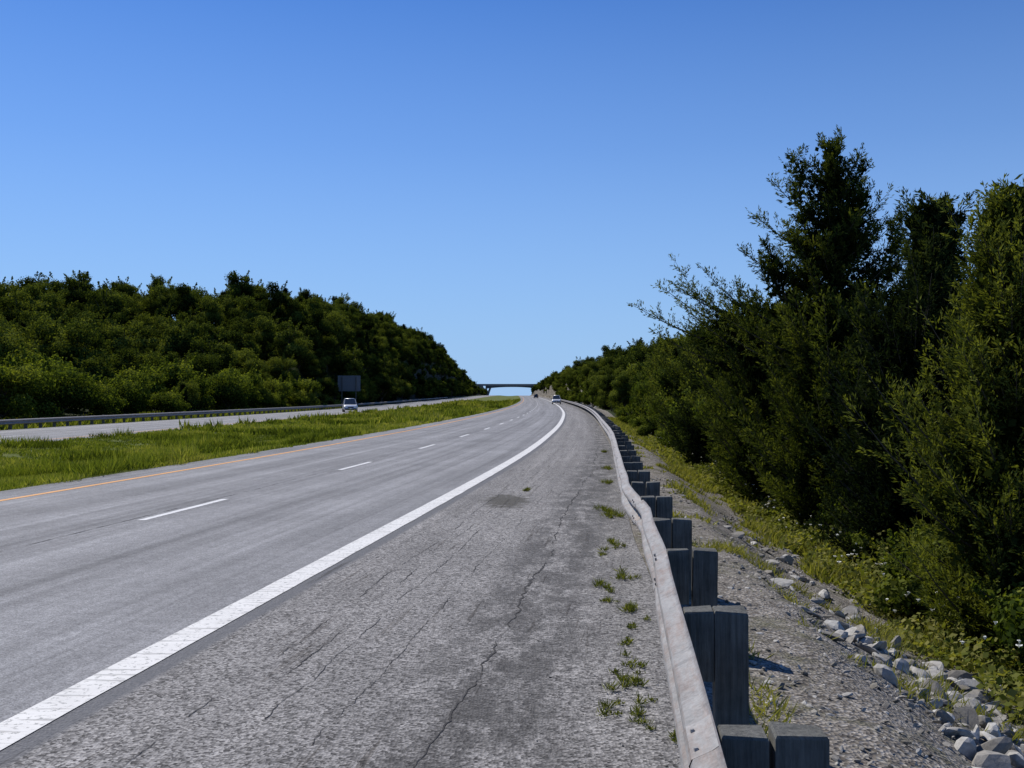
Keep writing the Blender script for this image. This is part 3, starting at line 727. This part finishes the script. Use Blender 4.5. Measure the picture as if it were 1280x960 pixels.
# ---------------------------------------------------------------- sign
M_al=simple('sign_back_aluminium',(.15,.165,.185),.6,.1)
sg=empty('road_sign',(-30.3,186,0)); 
def bbox(name,c,s,mat,parent,bev=.0):
    me=bpy.data.meshes.new(name); bm=bmesh.new(); bmesh.ops.create_cube(bm,size=1)
    for v in bm.verts: v.co=Vector((v.co.x*s[0]+c[0],v.co.y*s[1]+c[1],v.co.z*s[2]+c[2]))
    if bev: bmesh.ops.bevel(bm,geom=bm.edges[:],offset=bev,segments=3,affect='EDGES',profile=.7)
    bm.to_mesh(me); bm.free(); me.materials.append(mat)
    for p in me.polygons: p.use_smooth=bev>0
    return obj(name,me,parent)
bbox('panel',(0,0,4.1),(4.2,.05,2.9),M_al,sg)
for i in range(4): bbox('stringer_%d'%(i+1),(0,-.07,2.95+i*.78),(4.15,.06,.08),M_al,sg)
for i,xx in enumerate((-1.3,1.3)): bbox('post_%d'%(i+1),(xx,-.18,2.3),(.16,.14,6.2),M_post,sg)

# ---------------------------------------------------------------- vehicles
M_tyre=simple('tyre_rubber',(.025,.025,.025),.8); M_rim=simple('wheel_rim',(.45,.45,.46),.3,.8)
M_trim=simple('dark_trim',(.03,.03,.032),.5)
m,nt,out=newmat('window_glass'); b=NB(nt); b.bsdf(out,(.02,.025,.03),.05,None,0,.8); M_glass=m
M_head=simple('headlamp_lens',(.75,.75,.72),.1,.2,.8); M_tail=simple('tail_lamp',(.35,.02,.02),.2)
def car(name,loc,rot,col,van=False):
    e=empty(name,loc); e.rotation_euler=(0,0,rot)
    m,nt,out=newmat(name+'_paint'); b=NB(nt); x=b.bsdf(out,col,.28,None,.3,.5); x.inputs['Coat Weight'].default_value=.6
    Ht=1.78 if van else 1.45
    st=[(-2.30,.42,.62,.72),(-2.22,.30,.78,.84),(-1.9,.25,.90,.90),(-1.2,.24,1.0,.91),(0,.24,1.02,.92),(1.4,.24,1.04,.91),(2.1,.26,1.02,.88),(2.28,.34,.92,.80),(2.32,.45,.7,.74)]
    V=[];F=[]
    for (y,zb,zt,w) in st:
        sec=[(-w*.86,zb),(-w,zb+.12),(-w*1.0,zt-.18),(-w*.93,zt-.03),(-w*.8,zt),(w*.8,zt),(w*.93,zt-.03),(w,zt-.18),(w,zb+.12),(w*.86,zb)]
        V+=[(a,y,z) for a,z in sec]
    nS=10
    for i in range(len(st)-1):
        for j in range(nS): F.append((i*nS+j,i*nS+(j+1)%nS,(i+1)*nS+(j+1)%nS,(i+1)*nS+j))
    F.append(tuple(range(nS))[::-1]); F.append(tuple(range((len(st)-1)*nS,len(st)*nS)))
    def mk(nm,V,F,mat,sm_=True):
        me=bpy.data.meshes.new(nm); me.from_pydata(V,[],F); me.materials.append(mat)
        bm=bmesh.new(); bm.from_mesh(me); bmesh.ops.recalc_face_normals(bm,faces=bm.faces); bm.to_mesh(me); bm.free()
        for p in me.polygons: p.use_smooth=sm_
        return obj(nm,me,e)
    mk('body',V,F,m)
    y0,y1=(-1.25,2.15) if van else (-1.0,1.75); r0,r1=(-.35,1.85) if van else (-.2,1.0)
    bz=1.0; tz=Ht-.06
    C=[(-.80,y0,bz),(.80,y0,bz),(.82,y1,bz),(-.82,y1,bz),(-.62,r0,tz),(.62,r0,tz),(.64,r1,tz),(-.64,r1,tz)]
    mk('windows',C,[(0,1,5,4),(1,2,6,5),(2,3,7,6),(3,0,4,7)],M_glass,False)
    rf=[(-.64,r0-.05,tz),(.64,r0-.05,tz),(.66,r1+.05,tz),(-.66,r1+.05,tz),(-.52,r0+.15,Ht),(.52,r0+.15,Ht),(.54,r1-.1,Ht),(-.54,r1-.1,Ht)]
    mk('roof',rf,[(0,1,5,4),(1,2,6,5),(2,3,7,6),(3,0,4,7),(4,5,6,7),(0,1,2,3)],m)
    def strut(nm,a,bb,w):
        a=np.array(a);bb=np.array(bb); V=[]
        for p in (a,bb):
            for sx,sy in ((-1,-1),(1,-1),(1,1),(-1,1)): V.append((p[0]+sx*w*.4,p[1]+sy*w,p[2]))
        mk(nm,V,[(0,1,5,4),(1,2,6,5),(2,3,7,6),(3,0,4,7),(4,5,6,7),(3,2,1,0)],m,False)
    k=0
    for s in (-1,1):
        mids=[(.3,.25)]+([(1.2,1.15)] if van else [])
        for (yb,yt) in [(y0,r0),(y1,r1)]+mids:
            k+=1; strut('pillar_%d'%k,(s*.805,yb,bz),(s*.635,yt,tz+.01),.05)
    k=0
    for s in (-1,1):
        for yy_ in (-1.42,1.42):
            k+=1
            for nm,rr_,dp,mt_ in (('wheel_%d'%k,.33,.22,M_tyre),('rim_%d'%k,.2,.235,M_rim)):
                me=bpy.data.meshes.new(nm); bm=bmesh.new(); bmesh.ops.create_cone(bm,cap_ends=True,segments=24,radius1=rr_,radius2=rr_,depth=dp)
                bm.to_mesh(me); bm.free(); me.materials.append(mt_)
                o=obj(nm,me,e,(s*.82,yy_,.33)); o.rotation_euler=(0,rad(90),0)
        bbox('mirror_%d'%(1 if s<0 else 2),(s*1.0,-.9,1.08),(.2,.1,.14),M_trim,e,.03)
        bbox('headlamp_%d'%(1 if s<0 else 2),(s*.62,-2.22,.70),(.36,.16,.16),M_head,e,.03)
        bbox('tail_lamp_%d'%(1 if s<0 else 2),(s*.72,2.26,.80),(.2,.14,.26),M_tail,e,.03)
    bbox('grille',(0,-2.29,.62),(.75,.08,.14),M_trim,e,.02)
    bbox('front_bumper',(0,-2.30,.40),(1.5,.14,.16),M_trim,e,.04)
    bbox('rear_bumper',(0,2.31,.42),(1.5,.12,.16),M_trim,e,.04)
    bbox('number_plate',(0,-2.385,.47),(.32,.01,.12),M_head,e)
    return e
car('silver_car',(-21.4,132,float(zl(132.))+.01),rad(12),(.66,.68,.70),True)
car('white_van',(float(W(205.))+.2,205,float(ZR(205.))+.01),rad(-3),(.8,.8,.8),True)
car('dark_car',(float(W(420.))-1.9,420,float(ZR(420.))+.01),rad(180),(.04,.04,.05),True)

# ---------------------------------------------------------------- sky, sun, camera
w=bpy.data.worlds.new('World'); scene.world=w; w.use_nodes=True; nt=w.node_tree
bg=nt.nodes['Background']; sky=nt.nodes.new('ShaderNodeTexSky'); sky.sky_type='NISHITA'; sky.sun_disc=False
sky.sun_elevation=EL; sky.sun_rotation=AZ%(2*math.pi); sky.air_density=1.0; sky.dust_density=.0; sky.ozone_density=4.0; sky.altitude=200
b=NB(nt)
tinted=b.mix(1.0,sky.outputs[0],(.40,.70,1.14),'MULTIPLY')
gx=b.n('ShaderNodeTexCoord').outputs['Generated']; sx=b.n('ShaderNodeSeparateXYZ'); b.l(gx,sx.inputs[0])
haze=b.ramp(sx.outputs[2],[(0,.95),(.10,.66),(.24,.28),(.40,0)])
col=b.mix(haze,tinted,(3.5,5.5,8.6))
nt.links.new(col,bg.inputs[0]); bg.inputs[1].default_value=.10
sv=Vector((math.sin(AZ)*math.cos(EL),math.cos(AZ)*math.cos(EL),math.sin(EL)))
ld=bpy.data.lights.new('sun','SUN'); ld.energy=5; ld.angle=rad(.5); ld.color=(1,.95,.87)
so=bpy.data.objects.new('sun',ld); so.rotation_euler=sv.to_track_quat('Z','Y').to_euler(); link(so)
cd=bpy.data.cameras.new('camera'); cd.sensor_width=36; cd.lens=35.16; cd.clip_end=9000; cd.clip_start=.05
co=bpy.data.objects.new('camera',cd); co.location=(0,0,1.75); co.rotation_euler=(rad(90+.69),0,0); link(co)
scene.camera=co
